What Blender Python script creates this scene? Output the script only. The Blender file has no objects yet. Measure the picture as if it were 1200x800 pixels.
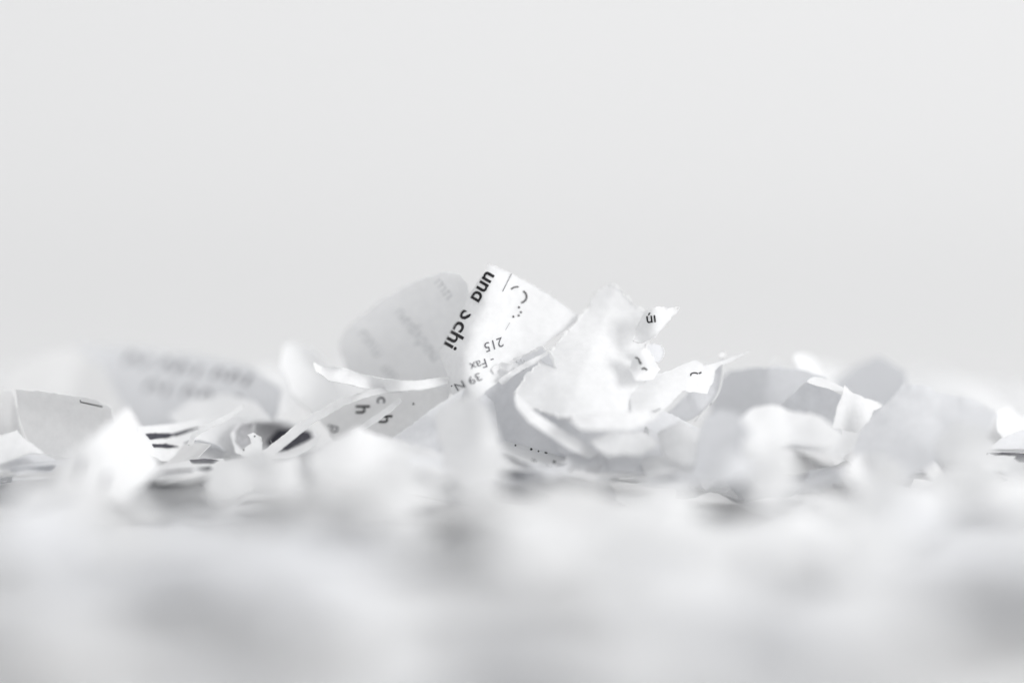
import bpy, bmesh, math, random
import numpy as np
from mathutils import Vector, Matrix, noise
from mathutils.geometry import delaunay_2d_cdt, intersect_point_tri_2d

random.seed(7)
SC = bpy.context.scene
COL = SC.collection
MM = 0.001

# ------------------------------------------------------------------ camera
F_PX = 3336.0                      # focal length in photo pixels (1200 wide)
FOCUS = 417.0                      # mm
CAM_H = 51.0                       # mm above the table
PITCH = math.atan(215.0 / F_PX)    # looking slightly down
cam = bpy.data.cameras.new('camera')
cam.sensor_width = 36.0
cam.lens = F_PX / 1200.0 * 36.0
cam.clip_start = 0.01
cam.clip_end = 50.0
cam.dof.use_dof = True
cam.dof.focus_distance = FOCUS * MM
cam.dof.aperture_fstop = 2.7
cam_o = bpy.data.objects.new('camera', cam)
COL.objects.link(cam_o)
cam_o.location = (0, -FOCUS * MM, CAM_H * MM)
cam_o.rotation_euler = (math.pi / 2 - PITCH, 0, 0)
SC.camera = cam_o

# ------------------------------------------------------------------ light
w = bpy.data.worlds.new('World')
SC.world = w
w.use_nodes = True
bg = w.node_tree.nodes['Background']
bg.inputs['Color'].default_value = (0.985, 0.99, 1.0, 1)
bg.inputs['Strength'].default_value = 0.86

def area(name, loc, target, size, power, color=(1, 1, 1)):
    l = bpy.data.lights.new(name, 'AREA')
    l.shape = 'SQUARE'
    l.size = size
    l.energy = power
    l.color = color
    o = bpy.data.objects.new(name, l)
    COL.objects.link(o)
    o.location = loc
    o.rotation_euler = (Vector(target) - Vector(loc)).to_track_quat('-Z', 'Y').to_euler()
    return o

area('softbox_key', (1.85, -1.25, 0.72), (0, 0.05, 0.02), 0.9, 36, (1.0, 0.995, 0.99))
area('added_backdrop_light', (0.0, 0.35, 1.7), (0, 1.2, 0.25), 1.0, 7.5)  # unseen area light, added to brighten the backdrop

SC.view_settings.view_transform = 'Standard'
SC.view_settings.look = 'None'
SC.view_settings.exposure = -0.01
SC.view_settings.gamma = 1.0
SC.view_settings.use_curve_mapping = False
SC.render.engine = 'CYCLES'
SC.cycles.use_denoising = True
SC.cycles.max_bounces = 20
SC.cycles.diffuse_bounces = 16
SC.cycles.transmission_bounces = 16

# ------------------------------------------------------------------ materials
def new_mat(name):
    m = bpy.data.materials.new(name)
    m.use_nodes = True
    nt = m.node_tree
    nt.nodes.clear()
    return m, nt, nt.nodes, nt.links

def paper_mat(name, col, trans=0.44, mottle=0.03):
    m, nt, N, L = new_mat(name)
    out = N.new('ShaderNodeOutputMaterial')
    mix = N.new('ShaderNodeMixShader')
    mix.inputs[0].default_value = trans
    pb = N.new('ShaderNodeBsdfPrincipled')
    pb.inputs['Roughness'].default_value = 0.8
    pb.inputs['Specular IOR Level'].default_value = 0.25
    tr = N.new('ShaderNodeBsdfTranslucent')
    tc = N.new('ShaderNodeTexCoord')
    n1 = N.new('ShaderNodeTexNoise')
    n1.inputs['Scale'].default_value = 900
    n1.inputs['Detail'].default_value = 6
    n1.inputs['Roughness'].default_value = 0.65
    L.new(tc.outputs['Object'], n1.inputs['Vector'])
    ramp = N.new('ShaderNodeValToRGB')
    ramp.color_ramp.elements[0].position = 0.3
    ramp.color_ramp.elements[1].position = 0.7
    ramp.color_ramp.elements[0].color = tuple(c * (1 - mottle) for c in col) + (1,)
    ramp.color_ramp.elements[1].color = tuple(min(0.95, c * (1 + mottle)) for c in col) + (1,)
    L.new(n1.outputs['Fac'], ramp.inputs['Fac'])
    L.new(ramp.outputs['Color'], pb.inputs['Base Color'])
    L.new(ramp.outputs['Color'], tr.inputs['Color'])
    n2 = N.new('ShaderNodeTexNoise')
    n2.inputs['Scale'].default_value = 3200
    n2.inputs['Detail'].default_value = 5
    L.new(tc.outputs['Object'], n2.inputs['Vector'])
    n3 = N.new('ShaderNodeTexNoise')
    n3.inputs['Scale'].default_value = 260
    n3.inputs['Detail'].default_value = 3
    L.new(tc.outputs['Object'], n3.inputs['Vector'])
    b = N.new('ShaderNodeBump')
    b.inputs['Strength'].default_value = 0.35
    b.inputs['Distance'].default_value = 0.00006
    L.new(n2.outputs['Fac'], b.inputs['Height'])
    b2 = N.new('ShaderNodeBump')
    b2.inputs['Strength'].default_value = 0.35
    b2.inputs['Distance'].default_value = 0.0004
    L.new(n3.outputs['Fac'], b2.inputs['Height'])
    L.new(b2.outputs['Normal'], b.inputs['Normal'])
    L.new(b.outputs['Normal'], pb.inputs['Normal'])
    L.new(pb.outputs[0], mix.inputs[1])
    L.new(tr.outputs[0], mix.inputs[2])
    L.new(mix.outputs[0], out.inputs['Surface'])
    return m

def ink_mat(name, col, rough=0.55):
    m, nt, N, L = new_mat(name)
    out = N.new('ShaderNodeOutputMaterial')
    pb = N.new('ShaderNodeBsdfPrincipled')
    pb.inputs['Roughness'].default_value = rough
    pb.inputs['Specular IOR Level'].default_value = 0.12
    tc = N.new('ShaderNodeTexCoord')
    n1 = N.new('ShaderNodeTexNoise')
    n1.inputs['Scale'].default_value = 2600
    n1.inputs['Detail'].default_value = 4
    L.new(tc.outputs['Object'], n1.inputs['Vector'])
    ramp = N.new('ShaderNodeValToRGB')
    ramp.color_ramp.elements[0].position = 0.4
    ramp.color_ramp.elements[1].position = 0.75
    ramp.color_ramp.elements[0].color = tuple(col) + (1,)
    ramp.color_ramp.elements[1].color = tuple(min(1, c * 1.7 + 0.015) for c in col) + (1,)
    L.new(n1.outputs['Fac'], ramp.inputs['Fac'])
    L.new(ramp.outputs['Color'], pb.inputs['Base Color'])
    L.new(pb.outputs[0], out.inputs['Surface'])
    return m

PAPER = paper_mat('white_copy_paper', (0.895, 0.897, 0.90))
PAPER_B = paper_mat('off_white_paper', (0.875, 0.875, 0.875))
PAPER_C = paper_mat('cool_white_paper', (0.865, 0.87, 0.882))
PAPERS = [PAPER, PAPER, PAPER_B, PAPER_C]
FIBRE = paper_mat('torn_paper_fibre', (0.92, 0.92, 0.92), trans=0.5)
INK = ink_mat('black_toner', (0.012, 0.011, 0.013))
INK_SHADOW_GREY = ink_mat('worn_grey_toner_and_shadow', (0.10, 0.10, 0.11))  # worn toner; also colours the painted shadow slits at the left
INK_MID = ink_mat('mid_grey_print', (0.19, 0.19, 0.20))
INK_SHADOW_PALE = ink_mat('pale_grey_print_and_shadow', (0.33, 0.33, 0.34))  # pale print; also the outer painted shade of the dark pocket
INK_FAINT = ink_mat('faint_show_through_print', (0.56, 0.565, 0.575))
INK_SHADOW_DARK = ink_mat('dark_grey_print_and_shadow', (0.045, 0.045, 0.055))  # dark print; also the painted shadow of pocket and slits

# ------------------------------------------------------------------ photo pixel -> world
cp, sp = math.cos(PITCH), math.sin(PITCH)

def unproj(px, py, depth):
    """point at a given depth (mm along the lens axis); world mm"""
    x = (px - 600.0) / F_PX * depth
    yc = -(py - 400.0) / F_PX * depth
    return (x, -FOCUS + depth * cp + yc * sp, CAM_H + yc * cp - depth * sp)

def depth_at_z(py, z):
    k = (py - 400.0) / F_PX * cp + sp
    return (CAM_H - z) / k

def dz(px, py, z):
    """control point given by its height over the table instead of its depth"""
    return (px, py, depth_at_z(py, z) - FOCUS)

class Depth:
    """smooth depth over the picture, through a few control points (thin plate)"""
    def __init__(self, pts, wob=0.12, seed=0.0):
        P = np.array([[p[0], p[1]] for p in pts], float) / 100.0
        d = np.array([p[2] for p in pts], float)
        n = len(P)
        self.wob, self.seed = wob, seed
        self.creases = []
        self.P = P
        if n < 4:
            A = np.c_[np.ones(n), P]
            self.a = np.linalg.lstsq(A, d, rcond=None)[0]
            self.w = np.zeros(n)
            return
        r = np.linalg.norm(P[:, None] - P[None], axis=2)
        K = np.where(r > 0, r * r * np.log(r + 1e-12), 0) + np.eye(n) * 1e-3
        Q = np.c_[np.ones(n), P]
        M = np.zeros((n + 3, n + 3))
        M[:n, :n] = K
        M[:n, n:] = Q
        M[n:, :n] = Q.T
        s = np.linalg.solve(M, np.r_[d, 0, 0, 0])
        self.w, self.a = s[:n], s[n:]
    def __call__(self, px, py):
        x, y = px / 100.0, py / 100.0
        r2 = (self.P[:, 0] - x) ** 2 + (self.P[:, 1] - y) ** 2
        v = self.a[0] + self.a[1] * x + self.a[2] * y + float(np.sum(self.w * 0.5 * r2 * np.log(r2 + 1e-12)))
        for cx, cy, nx, ny, k, soft in self.creases:
            q = (px - cx) * nx + (py - cy) * ny
            v += k * (math.sqrt(q * q + soft * soft) - soft)
        v += self.wob * noise.noise((px / 28.0, py / 28.0, self.seed))
        v += self.wob * 0.35 * noise.noise((px / 9.0, py / 9.0, self.seed + 5))
        return v

# ------------------------------------------------------------------ outlines and sheets
def catmull(pts, n=5):
    out = []
    k = len(pts)
    for i in range(k):
        p0, p1, p2, p3 = (np.array(pts[(i + j - 1) % k][:2], float) for j in range(4))
        for t in np.linspace(0, 1, n, endpoint=False):
            out.append(tuple(0.5 * ((2 * p1) + (-p0 + p2) * t + (2 * p0 - 5 * p1 + 4 * p2 - p3) * t * t
                                    + (-p0 + 3 * p1 - 3 * p2 + p3) * t ** 3)))
    return out

def ragged(pts, step, amp, seed, freq=0.12):
    """split every side into short steps and shake it like a torn edge"""
    out = []
    k = len(pts)
    run = seed * 37.1
    for i in range(k):
        a, b = np.array(pts[i][:2], float), np.array(pts[(i + 1) % k][:2], float)
        L = float(np.linalg.norm(b - a))
        if L < 1e-6:
            continue
        n = max(1, int(round(L / step)))
        t = (b - a) / L
        nr = np.array((-t[1], t[0]))
        for j in range(n):
            f = j / n
            s = run + f * L
            env = 1.0 if n < 3 else min(1.0, 4 * min(f, 1 - f) + 0.25)
            off = amp * env * (1.2 * noise.noise((s * freq * 0.35, seed, 1.7)) + 0.9 * noise.noise((s * freq * 1.6, seed, 4.2))
                               + 0.6 * noise.noise((s * freq * 5.0, seed, 8.8)))
            out.append(tuple(a + t * (f * L) + nr * off))
        run += L
    return out

def inside(poly, x, y):
    c = False
    j = len(poly) - 1
    for i in range(len(poly)):
        xi, yi = poly[i]
        xj, yj = poly[j]
        if (yi > y) != (yj > y) and x < (xj - xi) * (y - yi) / (yj - yi) + xi:
            c = not c
        j = i
    return c

def fill(outline, grid, seed):
    """triangles over an outline with inner points; -> 2d verts, tris, boundary loop"""
    rnd = random.Random(int(seed * 1000) + 3)
    xs = [p[0] for p in outline]
    ys = [p[1] for p in outline]
    pts = [Vector(p) for p in outline]
    n = len(pts)
    y = min(ys) + grid * 0.5
    row = 0
    while y < max(ys):
        x = min(xs) + grid * (0.5 if row % 2 else 0.0)
        while x < max(xs):
            qx, qy = x + rnd.uniform(-.12, .12) * grid, y + rnd.uniform(-.12, .12) * grid
            if inside(outline, qx, qy):
                d = min((px - qx) ** 2 + (py - qy) ** 2 for px, py in outline)
                if d > (0.4 * grid) ** 2:
                    pts.append(Vector((qx, qy)))
            x += grid
        y += grid * 0.87
        row += 1
    edges = [(i, (i + 1) % n) for i in range(n)]
    v, e, f, ov, oe, of = delaunay_2d_cdt(pts, edges, [], 1, 1e-4)
    tris = [t for t in f if len(t) == 3]
    cnt = {}
    for t in tris:
        for i in range(3):
            k = (t[i], t[(i + 1) % 3])
            cnt[k] = cnt.get(k, 0) + 1
    border = [k for k in cnt if (k[1], k[0]) not in cnt]
    return [(p.x, p.y) for p in v], tris, border

def sheet_mesh(name, P3, tris, border, thick, towards=None):
    """a sheet of paper with thickness: front, back and rim keep their own vertices"""
    P = np.array(P3, float)
    T = np.array(tris, int)
    nr = np.zeros_like(P)
    fn = np.cross(P[T[:, 1]] - P[T[:, 0]], P[T[:, 2]] - P[T[:, 0]])
    for i in range(3):
        np.add.at(nr, T[:, i], fn)
    if towards is not None:
        s = np.sum(fn * (np.array(towards) - P[T[:, 0]]))
        if s < 0:
            T = T[:, ::-1]
            nr = -nr
            border = [(b, a) for a, b in border]
    l = np.linalg.norm(nr, axis=1, keepdims=True)
    nr = nr / np.where(l > 0, l, 1)
    n = len(P)
    B = P - nr * thick
    verts = [tuple(p) for p in P] + [tuple(p) for p in B]
    faces = [tuple(t) for t in T] + [tuple(n + i for i in t[::-1]) for t in T]
    ids = {}
    for a, b in border:
        for i in (a, b):
            if i not in ids:
                ids[i] = len(verts)
                verts.append(tuple(P[i]))
                verts.append(tuple(B[i]))
        faces.append((ids[b], ids[a], ids[a] + 1, ids[b] + 1))
    return verts, faces, nr

def link_mesh(name, verts, faces, mat, parent=None, origin=None, smooth=True):
    """verts in world mm -> object whose origin is the base of the thing"""
    V = np.array(verts, float)
    if parent is not None:
        o3 = np.array(parent['_o'])
    elif origin is None:
        c = V.mean(axis=0)
        o3 = np.array((c[0], c[1], V[:, 2].min()))
    else:
        o3 = np.array(origin, float)
    me = bpy.data.meshes.new(name)
    me.from_pydata([tuple(v) for v in (V - o3) * MM], [], faces)
    me.update()
    if smooth:
        me.polygons.foreach_set('use_smooth', [True] * len(me.polygons))
    me.materials.append(mat)
    ob = bpy.data.objects.new(name, me)
    COL.objects.link(ob)
    if parent is not None:
        ob.parent = parent
        ob['_o'] = list(o3)
    else:
        ob.location = o3 * MM
        ob['_o'] = list(o3)
    return ob

def tag(ob, label, cat, group=None):
    ob['label'] = label
    ob['category'] = cat
    if group:
        ob['group'] = group

CAMW = (0, -FOCUS, CAM_H)
SEED = [1.0]

class Sheet:
    pass

def sheet(label, outline, ctrl, name='paper_scrap', cat='paper scrap', group=None, parent=None, smooth=False, rag=1.3,
          step=3.0, grid=5.0, mat=None, wob=0.12, thick=0.11, rim=0.0, fibres=0, crease=None):
    SEED[0] += 1.37
    sd = SEED[0]
    base = catmull(outline) if smooth else list(outline)
    ol = ragged(base, step, rag, sd)
    dep = ctrl if callable(ctrl) else Depth(ctrl, wob, sd)
    rc = random.Random(int(sd * 91))
    n_cr = (0 if parent is not None else rc.choice([1, 1, 2])) if crease is None else crease
    for _ in range(n_cr):
        q = rc.choice(base)
        mx, my = sum(p[0] for p in base) / len(base), sum(p[1] for p in base) / len(base)
        an = rc.uniform(0, math.pi)
        f = rc.uniform(0, .45)
        dep.creases.append((mx + (q[0] - mx) * f, my + (q[1] - my) * f, math.cos(an), math.sin(an), rc.choice([-1, 1]) * rc.uniform(.018, .05), rc.uniform(1.0, 3.0)))
    v2, tris, border = fill(ol, grid, sd)
    P3 = [unproj(x, y, FOCUS + dep(x, y)) for x, y in v2]
    V, Fc, nr = sheet_mesh(name, P3, tris, border, thick, CAMW)
    ob = link_mesh(name, V, Fc, mat or PAPER, parent=parent)
    if parent is None:
        tag(ob, label, cat, group)
    s = Sheet()
    s.ob, s.dep, s.ol, s.nr, s.sd = ob, dep, ol, nr, sd
    if rim:
        torn_rim(s, rim)
    if fibres:
        loose_fibres(s, fibres)
    return s

def torn_rim(s, width):
    """the thin feathered lip where the paper layers parted"""
    ol = s.ol
    k = len(ol)
    V, Fc = [], []
    sub = 2
    pts = []
    for i in range(k):
        a, b = np.array(ol[i]), np.array(ol[(i + 1) % k])
        for j in range(sub):
            pts.append(a + (b - a) * j / sub)
    n = len(pts)
    cen = np.mean(np.array(pts), axis=0)
    area2 = sum(pts[i][0] * pts[(i + 1) % n][1] - pts[(i + 1) % n][0] * pts[i][1] for i in range(n))
    sg = 1 if area2 > 0 else -1
    for i in range(n):
        t = pts[(i + 1) % n] - pts[i - 1]
        t = t / (np.linalg.norm(t) + 1e-9)
        out = np.array((t[1], -t[0])) * sg
        s1 = noise.noise((i * 0.085, s.sd, 0.3))
        s2 = noise.noise((i * 0.31, s.sd, 6.3)) * (0.35 + 1.3 * abs(noise.noise((i * 0.05, s.sd, 2.2)))) + 0.25 * noise.noise((i * 1.3, s.sd, 3.1))
        wo = width * max(0.0, 0.25 + 1.3 * s1 + 0.9 * s2)
        wi = width * (0.6 + 0.5 * noise.noise((i * 0.33, s.sd, 9.9)))
        for q, lift in ((pts[i] - out * wi, -0.05), (pts[i] + out * wo * 0.5, -0.12 - 0.1 * width * abs(s1)), (pts[i] + out * wo, -0.12 + (0.2 + 0.2 * width) * s2)):
            d = s.dep(q[0], q[1]) + lift
            V.append(unproj(q[0], q[1], FOCUS + d))
    for i in range(n):
        j = (i + 1) % n
        for r in range(2):
            Fc.append((i * 3 + r, j * 3 + r, j * 3 + r + 1, i * 3 + r + 1))
    link_mesh('torn_edge', V, Fc, FIBRE, parent=s.ob)

def tube(path, radius, sides=5, taper=True):
    P = [Vector(p) for p in path]
    V, Fc = [], []
    n = len(P)
    for i in range(n):
        t = (P[min(i + 1, n - 1)] - P[max(i - 1, 0)]).normalized()
        a = t.orthogonal().normalized()
        b = t.cross(a)
        r = radius * (1.0 if not taper else max(0.15, math.sin(math.pi * (0.12 + 0.88 * (1 - i / (n - 1)) * 0.6))))
        for q in range(sides):
            an = 2 * math.pi * q / sides
            V.append(tuple(P[i] + a * (r * math.cos(an)) + b * (r * math.sin(an))))
    for i in range(n - 1):
        for q in range(sides):
            q2 = (q + 1) % sides
            Fc.append((i * sides + q, i * sides + q2, (i + 1) * sides + q2, (i + 1) * sides + q))
    return V, Fc

def thread(s, path, radius, name='torn_hairline'):
    pts = catmull(path, 6)[:-6 * 1]
    V, Fc = tube([unproj(x, y, FOCUS + s.dep(x, y) - 0.25 + 0.15 * noise.noise((x * .2, y * .2, 3))) for x, y in pts], radius, 5)
    link_mesh(name, V, Fc, FIBRE, parent=s.ob)

def loose_fibres(s, count):
    rnd = random.Random(int(s.sd * 77))
    V, Fc = [], []
    cx = sum(p[0] for p in s.ol) / len(s.ol)
    cy = sum(p[1] for p in s.ol) / len(s.ol)
    for _ in range(count):
        i = rnd.randrange(len(s.ol))
        x, y = s.ol[i]
        an = math.atan2(y - cy, x - cx) + rnd.uniform(-1.0, 1.0)
        ln = rnd.uniform(2.5, 7.5)
        path = []
        d0 = s.dep(x, y)
        bend = rnd.uniform(-1.2, 1.2)
        for j in range(6):
            f = j / 5
            path.append(unproj(x + math.cos(an + bend * f) * (ln * f - 1.5), y + math.sin(an + bend * f) * (ln * f - 1.5),
                               FOCUS + d0 - 0.1 + rnd.uniform(-.1, .1) + f * rnd.uniform(-.5, .5)))
        v, f = tube(path, rnd.uniform(0.018, 0.035), 4)
        o = len(V)
        V += v
        Fc += [tuple(o + q for q in t) for t in f]
    ob = link_mesh('loose_fibres', V, Fc, FIBRE, parent=s.ob)
    ob['kind'] = 'stuff'

# ------------------------------------------------------------------ print
_tc = {}
def glyphs(string, bold):
    key = (string, bold)
    if key not in _tc:
        cu = bpy.data.curves.new('glyphs', 'FONT')
        cu.body = string
        cu.size = 1.0
        cu.offset = bold
        cu.resolution_u = 4
        to = bpy.data.objects.new('glyphs', cu)
        COL.objects.link(to)
        bpy.context.view_layer.update()
        dg = bpy.context.evaluated_depsgraph_get()
        me = to.evaluated_get(dg).to_mesh()
        v = [(p.co.x, p.co.y) for p in me.vertices]
        f = [tuple(p.vertices) for p in me.polygons]
        to.evaluated_get(dg).to_mesh_clear()
        bpy.data.objects.remove(to)
        bpy.data.curves.remove(cu)
        _tc[key] = (v, f)
    return _tc[key]

def onto(s, v2, faces, mat, name='printed_text', off=0.09, clips=(), split=6.0):
    """lay flat print (2d, photo px) on the sheet's surface"""
    bm = bmesh.new()
    bv = [bm.verts.new((x, y, 0)) for x, y in v2]
    for f in faces:
        try:
            bm.faces.new([bv[i] for i in f])
        except ValueError:
            pass
    bmesh.ops.remove_doubles(bm, verts=bm.verts, dist=1e-4)
    bmesh.ops.triangulate(bm, faces=bm.faces)
    for (co, no) in clips:
        g = list(bm.verts) + list(bm.edges) + list(bm.faces)
        bmesh.ops.bisect_plane(bm, geom=g, plane_co=(co[0], co[1], 0), plane_no=(no[0], no[1], 0), clear_outer=True)
    if split and bm.verts:
        for ax in (0, 1):
            lo = min(v.co[ax] for v in bm.verts)
            hi = max(v.co[ax] for v in bm.verts)
            q = lo + split
            while q < hi:
                no = (1, 0, 0) if ax == 0 else (0, 1, 0)
                bmesh.ops.bisect_plane(bm, geom=list(bm.verts) + list(bm.edges) + list(bm.faces),
                                       plane_co=tuple(c * q for c in no), plane_no=no)
                q += split
    bmesh.ops.triangulate(bm, faces=bm.faces)
    bm.verts.index_update()
    V = [unproj(v.co.x, v.co.y, FOCUS + s.dep(v.co.x, v.co.y) - off) for v in bm.verts]
    Fc = [tuple(v.index for v in f.verts) for f in bm.faces]
    bm.free()
    if not Fc:
        return None
    return link_mesh(name, V, Fc, mat, parent=s.ob, smooth=False)

def text(s, string, pos, ang, size, mat=None, bold=0.0, up=None, clips=(), off=0.09, squash=1.0, name='printed_text'):
    """ang: reading direction in degrees in the picture, clockwise from right; up: degrees of the letters' up"""
    v, f = glyphs(string, bold)
    a = math.radians(ang)
    u = math.radians(ang - 90 if up is None else up)
    ax, ay, ux, uy = math.cos(a), math.sin(a), math.cos(u), math.sin(u)
    v2 = [(pos[0] + size * (x * squash * ax + y * ux), pos[1] + size * (x * squash * ay + y * uy)) for x, y in v]
    return onto(s, v2, f, mat or INK, name, off, clips)

def ribbon2(path, width):
    V, Fc = [], []
    n = len(path)
    for i in range(n):
        a = np.array(path[max(i - 1, 0)], float)
        b = np.array(path[min(i + 1, n - 1)], float)
        t = (b - a) / (np.linalg.norm(b - a) + 1e-9)
        nr = np.array((-t[1], t[0])) * width * 0.5
        p = np.array(path[i], float)
        V += [tuple(p + nr), tuple(p - nr)]
    for i in range(n - 1):
        Fc.append((2 * i, 2 * i + 1, 2 * i + 3, 2 * i + 2))
    return V, Fc

def arc(cx, cy, rx, ry, a0, a1, n=10):
    return [(cx + rx * math.cos(math.radians(a0 + (a1 - a0) * i / n)), cy + ry * math.sin(math.radians(a0 + (a1 - a0) * i / n)))
            for i in range(n + 1)]

def stroke(s, path, width, mat=None, name='printed_line', off=0.09):
    v, f = ribbon2(path, width)
    return onto(s, v, f, mat or INK, name, off, split=0)

def dots(s, pts, mat=None, name='printed_dots', off=0.09):
    V, Fc = [], []
    for (x, y, r) in pts:
        o = len(V)
        for q in range(9):
            an = 2 * math.pi * q / 9
            V.append((x + r * math.cos(an) * (1 + 0.15 * math.sin(q * 2.1 + x)), y + r * math.sin(an)))
        Fc.append(tuple(range(o, o + 9)))
    return onto(s, V, Fc, mat or INK, name, off, split=0)

def patch(s, poly, mat, name='print_or_shadow_patch', off=0.09):  # serves real print and shadow painted as a dark tone
    ol = ragged(poly, 1.5, 0.7, 3.3 + poly[0][0] * 0.01)
    v2, tris, b = fill(ol, 3.0, poly[0][0] * 0.01)
    return onto(s, v2, tris, mat, name, off, split=0)

# ------------------------------------------------------------------ the setting
def build_sweep():
    m, nt, N, L = new_mat('white_seamless_board')
    out = N.new('ShaderNodeOutputMaterial')
    pb = N.new('ShaderNodeBsdfPrincipled')
    pb.inputs['Roughness'].default_value = 0.7
    tc = N.new('ShaderNodeTexCoord')
    n1 = N.new('ShaderNodeTexNoise')
    n1.inputs['Scale'].default_value = 60
    n1.inputs['Detail'].default_value = 6
    L.new(tc.outputs['Object'], n1.inputs['Vector'])
    r = N.new('ShaderNodeValToRGB')
    r.color_ramp.elements[0].color = (0.61, 0.61, 0.611, 1)
    r.color_ramp.elements[1].color = (0.64, 0.64, 0.641, 1)
    L.new(n1.outputs['Fac'], r.inputs['Fac'])
    L.new(r.outputs['Color'], pb.inputs['Base Color'])
    L.new(pb.outputs[0], out.inputs['Surface'])
    prof = [(-700.0, 0.0), (-300, 0), (0, 0), (300, 0), (700, 0)]
    R = 500.0
    for i in range(1, 25):
        a = math.pi / 2 * i / 24
        prof.append((700 + R * math.sin(a), R * (1 - math.cos(a))))
    prof += [(1200, 900), (1200, 1600)]
    xs = [-1500, -800, -300, 0, 300, 800, 1500]
    V, Fc = [], []
    for y, z in prof:
        for x in xs:
            V.append((x, y, z))
    k = len(xs)
    for i in range(len(prof) - 1):
        for j in range(k - 1):
            Fc.append((i * k + j, i * k + j + 1, (i + 1) * k + j + 1, (i + 1) * k + j))
    n = len(V)
    ob = link_mesh('table_backdrop', V, Fc, m, origin=(0, 0, 0))
    ob['kind'] = 'structure'
    ob['label'] = 'seamless white table surface curving up into a plain backdrop'
build_sweep()

# ------------------------------------------------------------------ the heap of loose scraps
HX0, HY0, HN, HM = -150, -230, 300, 400
HF = np.zeros((HN, HM))

def scrap_points(rnd, sd, L, W):
    k = rnd.choice([4, 4, 4, 5, 5, 6])
    a0 = rnd.uniform(0, 6.28)
    ol = []
    for i in range(k):
        a = a0 + 2 * math.pi * (i + rnd.uniform(-.28, .28)) / k
        r = rnd.uniform(0.8, 1.12)
        ol.append((math.cos(a) * L * r * 0.62, math.sin(a) * W * r * 0.62))
    return ragged(ol, 1.0, 0.32, sd, 0.7)

def bend(pts2, rnd, amount):
    phi = rnd.uniform(0, math.pi)
    cx, sx = math.cos(phi), math.sin(phi)
    kap = rnd.choice([-1, 1, 1]) * rnd.uniform(0.004, 0.05) * amount
    k2 = rnd.uniform(-0.02, 0.045) * amount
    fold = rnd.random() < 0.3
    f0 = rnd.uniform(2, 7)
    fa = rnd.uniform(0.5, 1.7) * amount * rnd.choice([1, 1, -1])
    seed = rnd.uniform(0, 100)
    out = []
    for x, y in pts2:
        s, t = x * cx + y * sx, -x * sx + y * cx
        # arc with curvature rising outwards, integrated in small steps
        n = 8
        ds = s / n
        px = pz = th = 0.0
        for i in range(n):
            q = ds * (i + .5)
            k = kap + k2 * q / 10.0 * (1 if s > 0 else -1)
            if fold and q > f0 - 1 and q < f0 + 1:
                k += fa / 2.0
            th += k * ds
            th = max(-2.2, min(2.2, th))
            px += math.cos(th) * ds
            pz += math.sin(th) * ds
        z = pz + 0.5 * noise.noise((x / 9, y / 9, seed)) + 0.15 * noise.noise((x / 3, y / 3, seed))
        out.append((px * cx - t * sx, px * sx + t * cx, z))
    return np.array(out)

ROWS = [(250, 'foremost', 'in the foremost row'), (300, 'second', 'in the second row'), (345, 'third', 'in the third row'), (390, 'fourth', 'before the sharp scraps'),
        (440, 'sharp', 'under the sharp scraps'), (9999, 'rear', 'at the rear')]
COLS = ['at the far left', 'on the left', 'left of the middle', 'in the middle', 'right of the middle', 'on the right', 'at the far right']

def scrap_label(d, u, size, rise):
    row = next(r for r in ROWS if d < r[0])
    col = COLS[max(0, min(6, int((u + 1) / 2 * 7)))]
    sz = 'small' if size < 22 else ('medium' if size < 27 else 'large')
    st = 'flat' if rise < 2.6 else ('bent' if rise < 4.2 else ('curled' if rise < 6 else 'strongly curled'))
    blur = '' if row[1] == 'sharp' else 'blurred '
    return f'{sz} {st} {blur}scrap {row[2]} {col}', 'loose blank scraps ' + row[2]

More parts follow.
